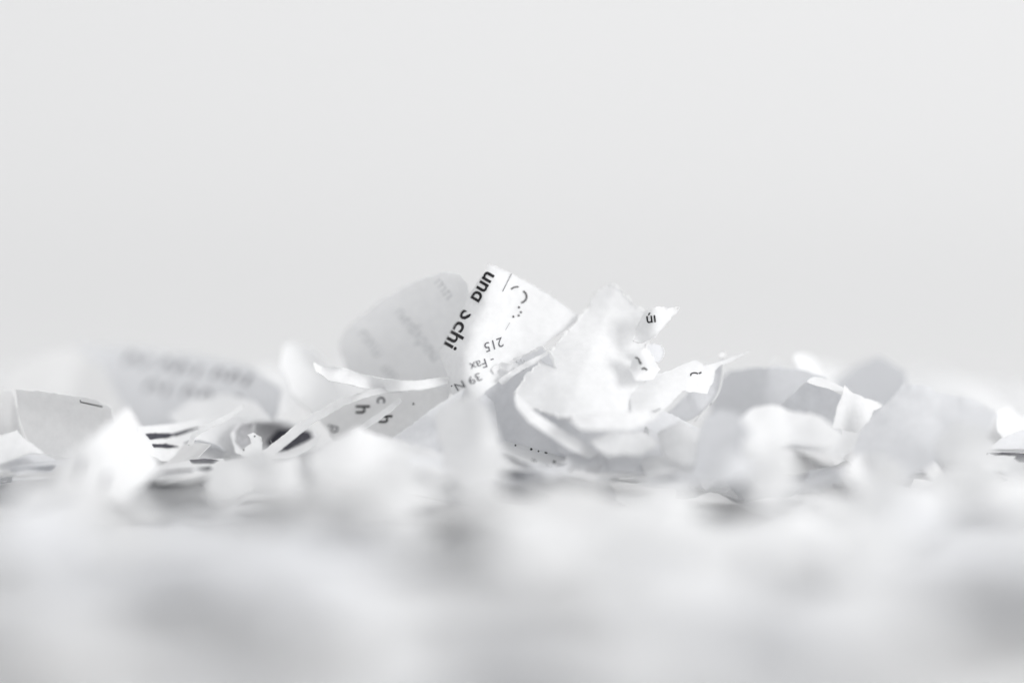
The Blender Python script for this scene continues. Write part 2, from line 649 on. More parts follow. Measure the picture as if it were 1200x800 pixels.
def heap(count):
    rnd = random.Random(21)
    made = 0
    tries = 0
    while made < count and tries < count * 8:
        tries += 1
        f = made / count
        # even over the wedge the lens sees, from the near edge to the far edge
        d = math.sqrt(rnd.uniform(205.0 ** 2, 500.0 ** 2))
        hw = d * 600 / F_PX * 1.2 + 4
        x = rnd.uniform(-hw, hw)
        y = -FOCUS + d
        if d < 275 and rnd.random() < 0.12:
            continue
        hpx, hpy = 600 + x / d * F_PX, 185 + F_PX * (CAM_H - 4) / d
        if ((hpx - 190) / 90) ** 2 + ((hpy - 795) / 48) ** 2 < 1 or ((hpx - 1000) / 110) ** 2 + ((hpy - 840) / 42) ** 2 < 1:
            continue
        L = rnd.uniform(20, 36)
        W = rnd.uniform(12, 24)
        if d < 300:
            L *= 0.85
            W *= 0.85
        sd = 100 + made * 0.73 + tries * 0.01
        ol = scrap_points(rnd, sd, L, W)
        v2, tris, border = fill(ol, 3.2, sd)
        amount = 0.45 if f < 0.45 else (0.75 if d < 380 else 1.0)
        P = bend(v2, rnd, amount)
        tilt = math.radians(rnd.gauss(0, 4 if f < 0.45 else 10))
        M = (Matrix.Rotation(rnd.uniform(0, 6.28), 3, 'Z') @ Matrix.Rotation(tilt, 3, 'X'))
        P = P @ np.array(M.transposed())
        P[:, 0] += x
        P[:, 1] += y
        ix = np.clip((P[:, 0] - HX0).astype(int), 0, HN - 1)
        iy = np.clip((P[:, 1] - HY0).astype(int), 0, HM - 1)
        gap = HF[ix, iy] - P[:, 2]
        z0 = np.percentile(gap, 82) + 0.12
        z0 = max(z0, 0.15 - P[:, 2].min())
        top = (P[:, 2] + z0).max()
        lim = 9.5 if d > 330 else 11.0
        if d > 440:
            lim = 8.0
        if top > lim:
            continue
        P[:, 2] += z0
        for a, b, h in zip(ix, iy, P[:, 2]):
            A0, A1, B0, B1 = max(0, a - 1), a + 2, max(0, b - 1), b + 2
            HF[A0:A1, B0:B1] = np.maximum(HF[A0:A1, B0:B1], h)
        V, Fc, _ = sheet_mesh('paper_scrap', P, tris, border, 0.11, (0, -FOCUS, 500))
        ob = link_mesh('paper_scrap', V, Fc, rnd.choice(PAPERS))
        lb, gr = scrap_label(d, x / hw, math.hypot(np.ptp(P[:, 0]), np.ptp(P[:, 1])) * 0.8, float(np.ptp(P[:, 2])))
        tag(ob, lb, 'paper scrap', gr)
        made += 1
    return made
N_HEAP = heap(205)

def fragments(count):
    rnd = random.Random(77)
    made = tries = 0
    COL9 = ['at the left edge', 'far left', 'left', 'left of the middle', 'near the middle', 'right of the middle', 'right', 'far right', 'at the right edge']
    while made < count and tries < count * 30:
        tries += 1
        d = rnd.uniform(385, 448)
        hw = d * 600 / F_PX * 1.08
        x, y = rnd.uniform(-hw, hw), -FOCUS + d
        L, W = rnd.uniform(5, 15), rnd.uniform(2.5, 9)
        sd = 400 + tries * 0.37
        ol = scrap_points(rnd, sd, L, W)
        v2, tris, border = fill(ol, 1.8, sd)
        P = bend(v2, rnd, 2.2)
        tilt = math.radians(rnd.gauss(0, 26))
        M = (Matrix.Rotation(rnd.uniform(0, 6.28), 3, 'Z') @ Matrix.Rotation(tilt, 3, 'X'))
        P = P @ np.array(M.transposed())
        P[:, 0] += x
        P[:, 1] += y
        ix = np.clip((P[:, 0] - HX0).astype(int), 0, HN - 1)
        iy = np.clip((P[:, 1] - HY0).astype(int), 0, HM - 1)
        P[:, 2] += max(np.percentile(HF[ix, iy] - P[:, 2], 70) + 0.1, 0.15 - P[:, 2].min())
        # where its top shows in the picture
        dd = d - (P[:, 2].max() - CAM_H) * 0
        top = 185 + F_PX * (CAM_H - P[:, 2].max()) / d
        px_ = 600 + x / d * F_PX
        need = 538 if px_ < 800 else 490
        if d > 419:
            need = 452
        if top < need or P[:, 2].max() > 15:
            continue
        V, Fc, _ = sheet_mesh('paper_fragment', P, tris, border, 0.1, (0, -FOCUS, 500))
        ob = link_mesh('paper_fragment', V, Fc, rnd.choice(PAPERS))
        where = 'before the sharp scraps' if d < 405 else ('among the sharp scraps' if d < 428 else 'behind the sharp scraps')
        st = 'flat' if np.ptp(P[:, 2]) < 2 else ('tilted' if np.ptp(P[:, 2]) < 4 else 'upright')
        sz = 'tiny' if L < 8 else ('small' if L < 11.5 else 'longish')
        tag(ob, f'{sz} {st} torn fragment {where} {COL9[max(0, min(8, int((x / hw + 1) / 2 * 9)))]}', 'paper fragment', 'small torn fragments ' + where)
        made += 1
    return made
N_FRAG = fragments(100)

# ------------------------------------------------------------------ the scraps one can tell apart
# --- far, out of focus
M1 = sheet('large blurred blank sheet piece leaning at the far left behind the grey scraps',
           [(2, 475), (10, 432), (38, 419), (86, 407), (122, 430), (140, 470), (150, 510), (60, 520)],
           [(10, 432, 40), (86, 407, 38), (140, 470, 26), (60, 515, 24), (20, 500, 30)], grid=8, mat=PAPER_B)
M2 = sheet('blurred scrap with rows of dark print standing behind the bright left scrap',
           [(88, 402), (118, 406), (150, 405), (196, 413), (240, 417), (292, 428), (330, 456), (322, 500), (240, 515), (170, 510), (132, 458), (112, 428)],
           [(88, 402, 41), (220, 416, 31), (330, 456, 22), (322, 500, 19), (170, 510, 27), (125, 455, 37), (220, 465, 27)], grid=8, mat=PAPER_C)
rn = random.Random(5)
for row, (x0, y0, n) in enumerate(((150, 420, 8), (176, 452, 6))):
    for k in range(n):
        x, y = x0 + k * 20 + rn.uniform(-2, 2), y0 + k * 3.6
        tl = rn.uniform(8, 14)
        stroke(M2, [(x + 4, y - tl * .5), (x, y), (x - 4, y + tl * .5)], 3.6, INK_MID, 'blurred_print', 0.12)
        if k % 3 != 1:
            stroke(M2, arc(x + 6, y, 4, 5, -150, 60, 6), 3.0, INK_MID, 'blurred_print', 0.12)
M3 = sheet('small blurred angular scrap lying against the foot of the blurred printed one',
           [(196, 486), (226, 468), (262, 462), (300, 470), (318, 492), (260, 506), (214, 504)],
           [(196, 486, 19), (226, 468, 21), (300, 470, 16), (318, 492, 12), (214, 504, 12)], grid=6, rag=1.6)
O1 = sheet('bright white blurred scrap standing behind the tip of the rolled strip',
           [(334, 402), (352, 400), (372, 410), (390, 436), (404, 478), (372, 490), (342, 462), (328, 428)],
           [(334, 402, 18), (372, 410, 22), (390, 436, 22), (404, 478, 17), (342, 462, 10), (372, 490, 12)], rag=1.8, grid=5, wob=0.4)
T1 = sheet('grey blurred scrap leaning behind the curled white scrap with a spike',
           [(975, 450), (1000, 430), (1030, 417), (1062, 436), (1060, 480), (1020, 492), (985, 478)],
           [(975, 450, 34), (1030, 417, 22), (1062, 436, 17), (1060, 480, 22), (1020, 492, 30), (985, 478, 34)], grid=7, mat=PAPER_C)
U2 = sheet('pale blurred low scrap at the far right behind the broad tilted scrap',
           [(1062, 452), (1090, 440), (1130, 442), (1160, 458), (1190, 478), (1140, 495), (1075, 490)],
           [(1062, 452, 46), (1130, 442, 44), (1190, 478, 34), (1140, 495, 26), (1075, 490, 30)], grid=7)
U3 = sheet('bright blurred scrap tip at the right edge above the dark printed scrap',
           [(1166, 482), (1182, 476), (1204, 492), (1215, 512), (1180, 520), (1168, 505)],
           [(1166, 482, 9), (1204, 492, 16), (1215, 512, 14), (1168, 505, 5)], grid=6)
R2 = sheet('small bright blurred curl poking up behind the grey rounded scrap',
           [(930, 418), (944, 414), (958, 424), (968, 446), (955, 455), (940, 440)],
           [(930, 418, 14), (958, 424, 21), (968, 446, 18), (940, 440, 11)], smooth=True, grid=5)
R1 = sheet('broad grey rounded scrap standing behind the pointed white scrap',
           [(832, 470), (840, 446), (856, 434), (890, 430), (935, 432), (968, 442), (970, 490), (900, 505), (836, 500)],
           [(832, 470, 17), (856, 434, 11), (935, 432, 6), (968, 442, 5), (970, 490, 9), (900, 505, 13), (836, 500, 18)], grid=6, mat=PAPER_C)
R3 = sheet('tiny blurred scrap point peeping over the grey rounded scrap',
           [(900, 438), (907, 421), (914, 424), (920, 440)],
           [(900, 438, 20), (907, 421, 22), (920, 440, 20)], grid=4)

for lab, ol, d0, turn in (
        ('far blurred scrap at the left edge behind the large leaning sheet piece', [(-30, 452), (-10, 430), (30, 424), (50, 450), (40, 490), (-30, 490)], 52, -.4),
        ('far blurred low scrap between the blurred printed one and the bright standing one', [(270, 452), (292, 434), (330, 430), (352, 448), (345, 486), (280, 488)], 46, .3),
        ('far blurred scrap peeping out left of the tall grey rounded scrap', [(372, 450), (392, 428), (420, 432), (430, 470), (380, 478)], 40, -.3),
        ('far blurred scrap glimpsed above the thin tail of the pointed one', [(782, 448), (800, 432), (838, 428), (862, 446), (858, 490), (790, 488)], 38, -.5),
        ('far blurred scrap behind the small bright curl', [(930, 446), (958, 428), (990, 434), (1004, 456), (990, 486), (936, 484)], 50, .4),
        ('far blurred wide scrap behind the grey leaning scrap at right', [(1040, 448), (1072, 432), (1110, 436), (1128, 458), (1110, 490), (1046, 488)], 58, -.4),
        ('far blurred low scrap at the right edge of the pile', [(1128, 462), (1150, 446), (1196, 448), (1230, 462), (1230, 500), (1140, 498)], 48, -.3),
        ('far blurred low scrap behind the foot of the printed blurred one', [(150, 470), (190, 452), (236, 450), (262, 470), (250, 500), (160, 500)], 36, .3)):
    cx = sum(p[0] for p in ol) / len(ol)
    sheet(lab, ol, [(p[0], p[1], d0 + (470 - p[1]) * .12 + (p[0] - cx) * .13 * turn) for p in ol], rag=2.2, grid=7, wob=0.5)

# --- the tall printed pair in the middle
B1 = sheet('tall grey rounded scrap with faint print showing through beside the folded one',
           [(396, 404), (403, 388), (420, 372), (445, 353), (470, 338), (500, 325), (522, 319), (539, 322), (547, 332), (556, 380),
            (552, 455), (500, 470), (440, 465), (408, 440)],
           [(396, 404, 14), (445, 353, 10.2), (522, 319, 5.5), (547, 332, 4.8), (552, 400, 6), (552, 455, 8.5), (440, 465, 15.5),
            (408, 440, 16.5), (480, 390, 10.5)], rag=0.8, wob=0.1, crease=0)
for st, pos in (('mn', (507, 331)), ('nedapeu', (462, 366)), ('rmu', (419, 391)), ('un', (446, 432))):
    text(B1, st, pos, 52, 22, INK_FAINT, off=0.09, name='show_through_print')

A1 = sheet('tall folded white scrap printed with bold letters and small upside-down lines',
           [(572, 309), (598, 320), (640, 342), (681, 372), (668, 383), (650, 394), (636, 405), (622, 412), (606, 432), (580, 450),
            (556, 470), (532, 468), (524, 440), (514, 412), (533, 380), (551, 343), (562, 327), (569, 317)],
           [(574, 312, 2.0), (598, 320, 3.2), (640, 342, 4.8), (681, 372, 5.6), (552, 346, 3.0), (564, 348, 0.8), (533, 385, 3.0),
            (548, 388, -1.2), (515, 413, 4.2), (537, 415, -2.2), (524, 442, 0.5), (538, 445, -3.8), (600, 372, 2.6), (575, 420, -0.8),
            (640, 400, 2.6), (600, 432, 0.4), (556, 466, -4.2)], rag=0.45, grid=3.6, wob=0.05, rim=0.9, fibres=10, crease=0)
text(A1, 'und', (570.6, 316.2), 120.4, 24, INK, bold=0.02, squash=1.08,
     clips=[((572.5, 336), (0.845, 0.534)), ((562, 326), (-0.82, -0.57))])
text(A1, 'S', (543.2, 361.5), 120.4, 24, INK, bold=0.02, squash=1.08, clips=[((548.5, 374), (0.845, 0.534))])
text(A1, 'chi', (536.4, 374.2), 119.5, 24, INK, bold=0.02, squash=1.24)
text(A1, '215', (588.5, 394.5), 160, 16, INK_SHADOW_GREY, up=76)
text(A1, '- Fax', (578, 417), 163, 15, INK_SHADOW_GREY, up=72)
text(A1, '39 N.', (562, 436), 155, 13.5, INK_SHADOW_GREY, up=60, squash=1.25)
stroke(A1, [(599.5, 320.5), (589, 341.5)], 0.9, INK_SHADOW_GREY)
stroke(A1, arc(606, 343, 8.5, 7, 215, 282, 6), 1.6)
stroke(A1, arc(609, 347.5, 8.2, 7.5, -60, 78, 8), 1.9)
dots(A1, [(608.2, 360, 1.35), (610.4, 365.8, 1.3), (607.9, 369.6, 1.3), (601.6, 371, 1.35)])
stroke(A1, [(597.5, 378), (592.5, 386.5)], 0.8, INK_SHADOW_PALE)

A2 = sheet('shaded grey scrap tucked under the folded printed scrap with a faint ring mark',
           [(540, 466), (563, 447), (580, 433), (594, 426), (618, 414), (636, 405), (648, 420), (662, 500), (665, 562), (555, 560), (532, 500)],
           [(540, 466, 0.5), (580, 433, 1.5), (636, 405, 2.2), (648, 420, 1), (662, 500, 3), (665, 562, 1), (555, 560, 1.5), (532, 500, 4.5), (590, 480, 3.2)],
           mat=PAPER_C, rim=2.6, fibres=30, rag=1.8, grid=4.5)
stroke(A2, arc(610, 428, 7, 6.2, 0, 360, 16), 2.4, INK_FAINT, 'show_through_print')

# --- the large torn scrap right of centre
C_DEPTH = Depth([(715, 336, 3.0), (690, 360, 3.0), (640, 415, -1.6), (604, 462, -6.0), (640, 482, -8.5), (680, 490, -10.5), (757, 490, -8.5), (756, 420, -1.6),
            (745, 380, 1.6), (764, 370, 0.8), (700, 420, -2.6), (668, 386, 0.6), (660, 450, -5.2)], 0.3, 6.1)
C_DEPTH.creases = [(684, 430, 0.93, 0.37, 0.022, 1.5), (655, 452, -0.35, 0.94, 0.018, 2.0), (725, 380, 0.6, 0.8, 0.012, 1.5)]
C1 = sheet('large torn white scrap leaning back with a ragged top beside the folded scrap',
           [(701, 340), (707, 336), (716, 335), (728, 341), (738, 351), (752, 362), (764, 366), (766, 392), (757, 404), (752, 416), (756, 440),
            (762, 470), (757, 492), (720, 499), (680, 492), (640, 484), (608, 474), (603, 460), (616, 440), (642, 413), (668, 386), (690, 360)],
           C_DEPTH,
           rag=2.4, step=2.0, grid=4.0, rim=3.2, fibres=60, crease=0)
C_tab = sheet('', [(741, 399), (744, 386), (752, 370), (758, 364), (772, 360), (784, 362), (795, 361), (787, 371), (777, 384), (765, 395), (752, 402)],
              [(741, 399, -0.2), (744, 386, 0.8), (752, 370, 0.4), (768, 361, -0.6), (795, 361, 1.6), (777, 384, -0.6), (765, 395, -1.4), (752, 402, -0.8), (764, 378, -1.4)],
              name='folded_tab', parent=C1.ob, rag=1.2, step=2, grid=3, rim=1.6, fibres=10)
text(C_tab, 'úı', (757.2, 378.6), -7, 17.5, INK, bold=0.012)
D1 = sheet('small folded scrap with broken printed strokes tucked behind the large torn scrap',
           [(737, 432), (742, 418), (757, 407), (766, 420), (774, 433), (766, 444), (745, 446)],
           [(737, 432, -3.2), (757, 407, -2.8), (774, 433, -0.6), (745, 446, -5.0), (756, 424, -4.2)], rag=0.8, grid=3, step=2)
stroke(D1, [(744.5, 418.5), (748, 420), (750, 424.5)], 1.8)
dots(D1, [(750.6, 425.5, 1.4)])
stroke(D1, [(752, 432.5), (755, 431), (758.5, 433.5)], 2.0)
D2 = sheet('', [(757, 406), (763, 402), (776, 404), (777, 416), (771, 426), (766, 420)],
           [(757, 406, -1.6), (776, 404, -0.6), (771, 426, -0.8)], name='back_flap', parent=D1.ob, rag=2.0, grid=3, step=1.6, rim=1.2, mat=PAPER_C)

E1 = sheet('pointed white torn scrap ending in a thin tail that reaches to the right',
           [(738, 466), (742, 452), (756, 442), (785, 434), (806, 425), (816, 422), (825, 428), (840, 424.5), (862, 417), (881, 410.5), (862, 420.5),
            (846, 427), (838, 434), (836, 448), (829, 461), (818, 460), (800, 458), (786, 472), (766, 492), (748, 497), (740, 484)],
           [(738, 466, -6.0), (752, 443, -2.6), (816, 422, 2.4), (881, 410, 3.4), (836, 448, 1.2), (818, 460, -1.0), (786, 472, -4.5), (748, 497, -8.6),
            (760, 470, -6.0), (800, 440, -0.5)], rag=1.0, step=2.4, grid=3.6, fibres=20)
stroke(E1, arc(814, 439, 4.6, 2.4, 150, 330, 8), 1.5)
stroke(E1, [(819, 437.5), (822, 436)], 1.8)
stroke(E1, arc(764, 487, 3, 2, 60, 260, 6), 1.1, INK_SHADOW_GREY)
stroke(E1, [(761, 482.5), (768, 481.5), (774, 478.5)], 0.9, INK_SHADOW_GREY)
E2 = sheet('thin grey scrap with a bright hairline torn edge under the pointed tail',
           [(836, 430), (847, 420), (846, 440), (843, 456), (837, 468), (826, 480), (812, 490), (782, 503), (764, 499), (784, 482), (804, 462)],
           [(836, 430, 5), (847, 420, 4), (843, 456, 4), (812, 490, 3.5), (764, 499, 4), (804, 462, 6)], rag=0.7, step=2.2, grid=4, rim=1.1, fibres=6, mat=PAPER_C)
E3 = sheet('', [(841, 416), (846, 411), (851, 416), (846, 419)], [(841, 416, 3.2), (846, 411, 3.4), (851, 416, 3.2)], name='fibre_tuft',
           parent=E2.ob, rag=1.0, step=1.5, grid=2, mat=FIBRE)
thread(E2, [(847, 414), (847, 428), (846, 442), (843, 456), (837, 468), (826, 480), (814, 490)], 0.16)
thread(E2, [(782, 484), (774, 491), (765, 498), (760, 503)], 0.22)
C2 = sheet('pale scrap lying in the shade directly under the large torn scrap',
           [(636, 478), (690, 470), (757, 472), (800, 492), (850, 515), (845, 550), (770, 556), (690, 548), (655, 530)],
           [(636, 478, 0.5), (757, 472, 3), (850, 515, 2), dz(845, 550, 5.6), dz(690, 548, 6.5), (655, 530, -3)], grid=5, rag=1.6, mat=PAPER_C)
C3 = sheet('narrow bright curled strip running down below the large torn scrap',
           [(603, 462), (612, 466), (622, 478), (636, 489), (656, 502), (682, 516), (706, 534), (690, 537), (664, 524), (640, 507), (620, 494), (606, 478)],
           [(603, 462, -7.7), (622, 478, -9.2), (656, 502, -9), (706, 534, -7), (606, 478, -9.5), (640, 507, -11), (690, 537, -9)], rag=0.9,
           name='paper_strip', cat='paper strip', crease=0, grid=4)

for lab, ol, ct in (
        ('soft bright rolled shred along the lower edge of the large torn scrap', [(668, 492), (700, 484), (736, 484), (762, 478), (766, 492), (742, 502), (706, 504), (680, 502)],
         [(668, 492, -11.5), (736, 484, -11), (766, 492, -10), (742, 502, -12.5), (680, 502, -13)]),
        ('pale crumpled shred below the rolled edge of the large torn scrap', [(692, 516), (716, 506), (752, 506), (772, 518), (752, 532), (712, 534)],
         [(690, 520, -10), (716, 506, -8), (774, 524, -9), (752, 540, -13), (712, 542, -13.5)]),
        ('grey shred wedged between the large torn scrap and the dim blurred one', [(770, 508), (796, 494), (824, 506), (832, 530), (806, 545), (778, 534)],
         [(770, 508, -6), (796, 494, -8), (832, 530, -13), (806, 545, -14), (778, 534, -9)])):
    sheet(lab, ol, ct, rag=1.6, step=2.2, grid=4, wob=0.4, rim=1.0, fibres=6)

# --- specks and dark print at the foot of the heap
Y1 = sheet('low scrap with small black specks along its bright front edge under the heap',
           [(555, 530), (592, 516), (640, 528), (690, 539), (762, 547), (752, 556), (690, 558), (620, 552), (570, 545)],
           [dz(555, 530, 9), (592, 516, 0.5), (690, 539, -1.5), (762, 547, -1.5), dz(690, 558, 6), dz(570, 545, 7.5)], grid=4, rag=0.8, crease=0)
dots(Y1, [(604, 521.5, 1.1), (622.5, 526.0, 1.5), (631, 528.4, 1.0), (640, 529.6, 1.8), (649.5, 541, 1.9), (627, 539.5, 1.2), (624, 538.5, 1.0),
          (641.5, 544.5, 2.2), (645.5, 546, 2.2), (637, 548.5, 1.2)])
stroke(Y1, [(683, 542), (688, 544), (695, 544)], 1.6)
patch(Y1, [(652, 543), (668, 542), (676, 546), (668, 552), (652, 551)], INK_SHADOW_GREY)
patch(Y1, [(668, 542), (682, 541), (681, 545), (672, 545)], INK_SHADOW_DARK)
patch(Y1, [(682, 549), (712, 546), (716, 550), (690, 553)], INK_SHADOW_GREY)
patch(Y1, [(722, 546), (746, 545), (743, 550), (724, 550)], INK_SHADOW_DARK)

for lab, ol, d0, d1 in (
        ('thin bright sliver lying under the specked low scrap', [(560, 546), (590, 542), (630, 551), (668, 560), (664, 563), (624, 556), (588, 548)], -3, -4),
        ('narrow curved sliver in the shade left of the black specks', [(572, 528), (600, 531), (630, 540), (628, 543), (598, 536), (574, 533)], -2, -3),
        ('slim white sliver at the foot of the large torn scrap', [(690, 548), (730, 553), (780, 549), (812, 541), (814, 545), (780, 554), (730, 558)], -4, -5),
        ('slim grey sliver reaching up beside the pale shaded scrap', [(752, 516), (756, 500), (760, 502), (762, 530), (758, 548), (752, 540)], -3, -4),
        ('thin sliver leaning over the shaded grey scrap under the folded one', [(584, 446), (600, 434), (618, 424), (640, 412), (642, 415), (620, 430), (602, 440), (588, 450)], -2.6, -2.2),
        ('small bright torn flake at the lower edge of the folded scrap', [(576, 432), (588, 424), (600, 426), (604, 436), (596, 434), (586, 430), (580, 438)], -1.6, -1.8)):
    sheet(lab, ol, [(p[0], p[1], d0 + (d1 - d0) * (k / len(ol)) + (0.6 if k % 2 else -0.3)) for k, p in enumerate(ol)], name='paper_sliver', cat='paper sliver', crease=0,
          rag=0.8, step=1.8, grid=2.6, rim=0.9, fibres=6, wob=0.3)

# --- strips left of the centre
H1 = sheet('grey scrap with large sideways blurred letters behind the thin crossing strips',
           [(372, 488), (408, 464), (440, 458), (500, 452), (528, 458), (520, 490), (478, 512), (440, 525), (392, 518)],
           [(372, 488, 8), (440, 458, 6), (528, 458, 4), (520, 490, 2), (440, 525, 3.5), (392, 518, 7), (450, 485, 5)], grid=4.5, mat=PAPER_B, crease=0)
text(H1, 'h', (417, 473.5), 90, 24, INK, bold=0.01, up=0)
text(H1, 'c', (442, 464), 90, 20, INK_SHADOW_GREY, bold=0.01, up=0)
text(H1, 'h', (444, 485), 90, 23, INK, bold=0.01, up=0)
text(H1, 'p', (389, 497), 105, 19, INK_SHADOW_GREY, up=15)
dots(H1, [(484.5, 473, 1.2)])
F1 = sheet('half rolled white strip with a torn tip below the tall grey rounded scrap',
           [(368, 424), (375, 428), (388, 430), (402, 431), (425, 438), (450, 444), (482, 446), (526, 442), (524, 450), (492, 457), (460, 457),
            (430, 455), (402, 449), (386, 446), (379, 440), (371, 435)],
           [(368, 424, 1.0), (402, 431, 0.5), (450, 444, 0), (526, 442, -1.0), (375, 431, 2.2), (405, 438, 2.3), (450, 450, 1.6), (524, 447, -.4),
            (371, 435, 0), (402, 449, -1.8), (460, 457, -2.2), (524, 451, -2)], name='paper_strip', cat='paper strip', crease=0, rag=0.6, step=2, grid=2.8, rim=0.9, fibres=8)
G1 = sheet('thin torn strip running diagonally over the dark pocket',
           [(306, 531), (330, 511), (360, 488), (398, 467), (438, 455), (476, 451), (478, 458), (440, 462), (404, 474), (366, 496), (338, 519), (318, 536)],
           [(306, 531, -3), (360, 488, 0), (438, 455, 1), (478, 452, 0.5), (440, 462, -0.5), (366, 496, -1.8), (318, 536, -4.4)],
           name='paper_strip', cat='paper strip', crease=0, rag=0.6, step=2, grid=2.8, rim=0.8, fibres=8)
G2 = sheet('short slim strip crossing in front of the large sideways letters',
           [(410, 506), (432, 492), (452, 478), (468, 466), (471, 469), (455, 484), (436, 497), (416, 510)],
           [(410, 506, 0), (468, 466, 1.5), (436, 497, -1.2), (416, 510, -1)], name='paper_strip', cat='paper strip', crease=0, rag=0.5, step=2, grid=2.5, rim=0.7)
I1 = sheet('shaded scrap with a long bright diagonal edge below the folded printed scrap',
           [(448, 522), (472, 505), (505, 480), (530, 464), (556, 449), (578, 470), (584, 510), (555, 552), (500, 540), (465, 530)],
           [(448, 522, -4), (505, 480, -4.2), (556, 449, -4.6), (578, 470, -2), (584, 510, -1), (555, 552, -5), (500, 540, -3), (520, 505, -1.0)],
           grid=4.5, rim=0.8, mat=PAPER_C)
J1 = sheet('soft pale upright flap in front of the diagonal edged scrap',
           [(508, 486), (526, 470), (556, 462), (574, 484), (592, 530), (590, 575), (545, 588), (522, 548)],
           [(508, 486, -12), (556, 462, -18), (592, 530, -25), dz(590, 575, 8), dz(545, 588, 7), (522, 548, -20), (552, 510, -20)], rag=2.5, grid=5, wob=0.4)

# --- left side, in focus
K2 = sheet('narrow grey scrap cut off by the left edge beside the lined grey scrap',
           [(-30, 455), (-5, 457), (15, 458), (20, 480), (26, 512), (0, 520), (-30, 515)],
           [(-30, 455, 5), (15, 458, 2), (26, 512, 4), (-30, 515, 7)], grid=5, mat=PAPER_B)
K1 = sheet('grey standing scrap with a short black line near its ragged top at the left',
           [(18, 456), (45, 458), (72, 462), (92, 464), (112, 468), (131, 478), (134, 495), (118, 520), (80, 536), (45, 530), (30, 512), (22, 488)],
           [(18, 456, 3.2), (72, 462, 0), (131, 478, -4.2), (118, 520, -1), (80, 536, 1.5), (30, 512, 4.2), (75, 495, 1.3)], grid=4.5, rag=0.9, rim=0.8, mat=PAPER_B)
stroke(K1, [(94, 468.5), (94.3, 471), (106, 473.5), (120, 476.5)], 1.3)
L1 = sheet('white folded scrap with a torn point at the left edge below the grey ones',
           [(-30, 508), (4, 509), (12, 507), (20, 504), (34, 517), (51, 531), (34, 531), (10, 539), (-8, 545), (-30, 548)],
           [(-30, 508, 1), (20, 504, -2), (51, 531, -2.5), (10, 539, -8), (-30, 548, -9)], grid=4, rag=0.9, rim=0.9, fibres=6)
L2 = sheet('low scrap with a pinkish grey shaded underside at the left edge',
           [(0, 545), (12, 539), (34, 532), (52, 532), (70, 540), (60, 552), (20, 556)],
           [(0, 545, -5), (34, 532, -1), (70, 540, -3), dz(60, 552, 6), dz(20, 556, 6)], grid=4, rag=0.8, mat=PAPER_C)
Q1 = sheet('flat grey scrap with two dark painted shadow slits beside the bright left scrap',
           [(160, 500), (205, 496), (262, 487), (300, 490), (296, 530), (250, 540), (190, 540), (165, 528)],
           [(160, 500, 4), (262, 487, 9), (300, 490, 8), dz(296, 530, 7), dz(190, 540, 6.5), (165, 528, -1)], grid=4, rag=0.9, crease=0)
patch(Q1, [(170, 508), (182, 506.5), (197, 507), (206, 509), (196, 513), (176, 515)], INK_SHADOW_DARK)  # deep shadow between scraps, painted on as dark slits
patch(Q1, [(200, 508), (218, 503), (234, 500), (226, 504.5), (206, 511)], INK_SHADOW_GREY)
patch(Q1, [(178, 520), (194, 519), (210, 523), (196, 525), (180, 524)], INK_SHADOW_DARK)
Q2 = sheet('thin twisted torn sliver arching over the dark painted shadow slits',
           [(220, 521), (224, 508), (238, 499), (262, 488), (284, 474), (286, 477), (264, 493), (242, 504), (230, 511), (225, 522)],
           [(220, 521, -1), (238, 499, 2), (284, 474, 6), (264, 493, 2), (225, 522, -2)], name='paper_sliver', cat='paper sliver', crease=0, rag=0.7, step=2, grid=2.5, rim=0.7, fibres=5)
Q3 = sheet('low layered scrap with dark painted shadow gaps right of the bright left scrap',
           [(172, 552), (190, 545), (230, 538), (262, 537), (266, 545), (255, 556), (220, 562), (180, 560)],
           [(172, 552, -4), (230, 538, -1), (262, 537, -1), dz(255, 556, 6.2), dz(180, 560, 6.2)], grid=3.5, rag=0.8, crease=0)
patch(Q3, [(222, 538.5), (240, 537), (258, 539), (250, 543), (226, 543)], INK_SHADOW_GREY)  # shadowed gaps between the layers, put in as dark colour
patch(Q3, [(228, 548.5), (246, 546), (250, 548.5), (240, 551.5)], INK_SHADOW_DARK)
patch(Q3, [(176, 556), (196, 551), (228, 549), (226, 552), (196, 555)], INK_SHADOW_GREY)
P1 = sheet('curled scrap with shadow painted dark grey inside behind the thin diagonal strip',
           [(270, 508), (278, 497), (300, 491), (330, 492), (362, 500), (376, 508), (370, 522), (345, 536), (300, 540), (276, 530)],
           [(270, 508, 7), (300, 491, 8), (362, 500, 8), (376, 508, 7), (345, 536, 3), (276, 530, 4), (315, 510, 12)], grid=3.5, rag=0.8, crease=0)
patch(P1, [(276, 505), (283, 497), (300, 494.5), (325, 496), (345, 501), (365, 505), (368, 512), (352, 522), (330, 530), (305, 528), (283, 526), (276, 518)], INK_SHADOW_PALE)  # shade inside the curl, painted grey with a darker core
patch(P1, [(326, 503), (345, 502), (362, 506.5), (365, 513), (352, 519), (337, 527), (320, 528), (312, 518)], INK_SHADOW_DARK, off=0.15)
P2 = sheet('tiny torn hook of paper with specks in front of the dark pocket',
           [(282, 530), (288, 524), (295, 519), (293, 513), (290, 509), (298, 507), (305, 512), (307, 522), (304, 533), (292, 536)],
           [(282, 530, -3), (290, 509, -1), (305, 512, -1.4), (304, 533, -4), (295, 519, -2)], rag=0.8, step=1.6, grid=2.5, rim=0.8, fibres=6, name='paper_sliver', cat='paper sliver', crease=0)
dots(P2, [(298.5, 511, 0.9), (285.5, 526.8, 1.1)])

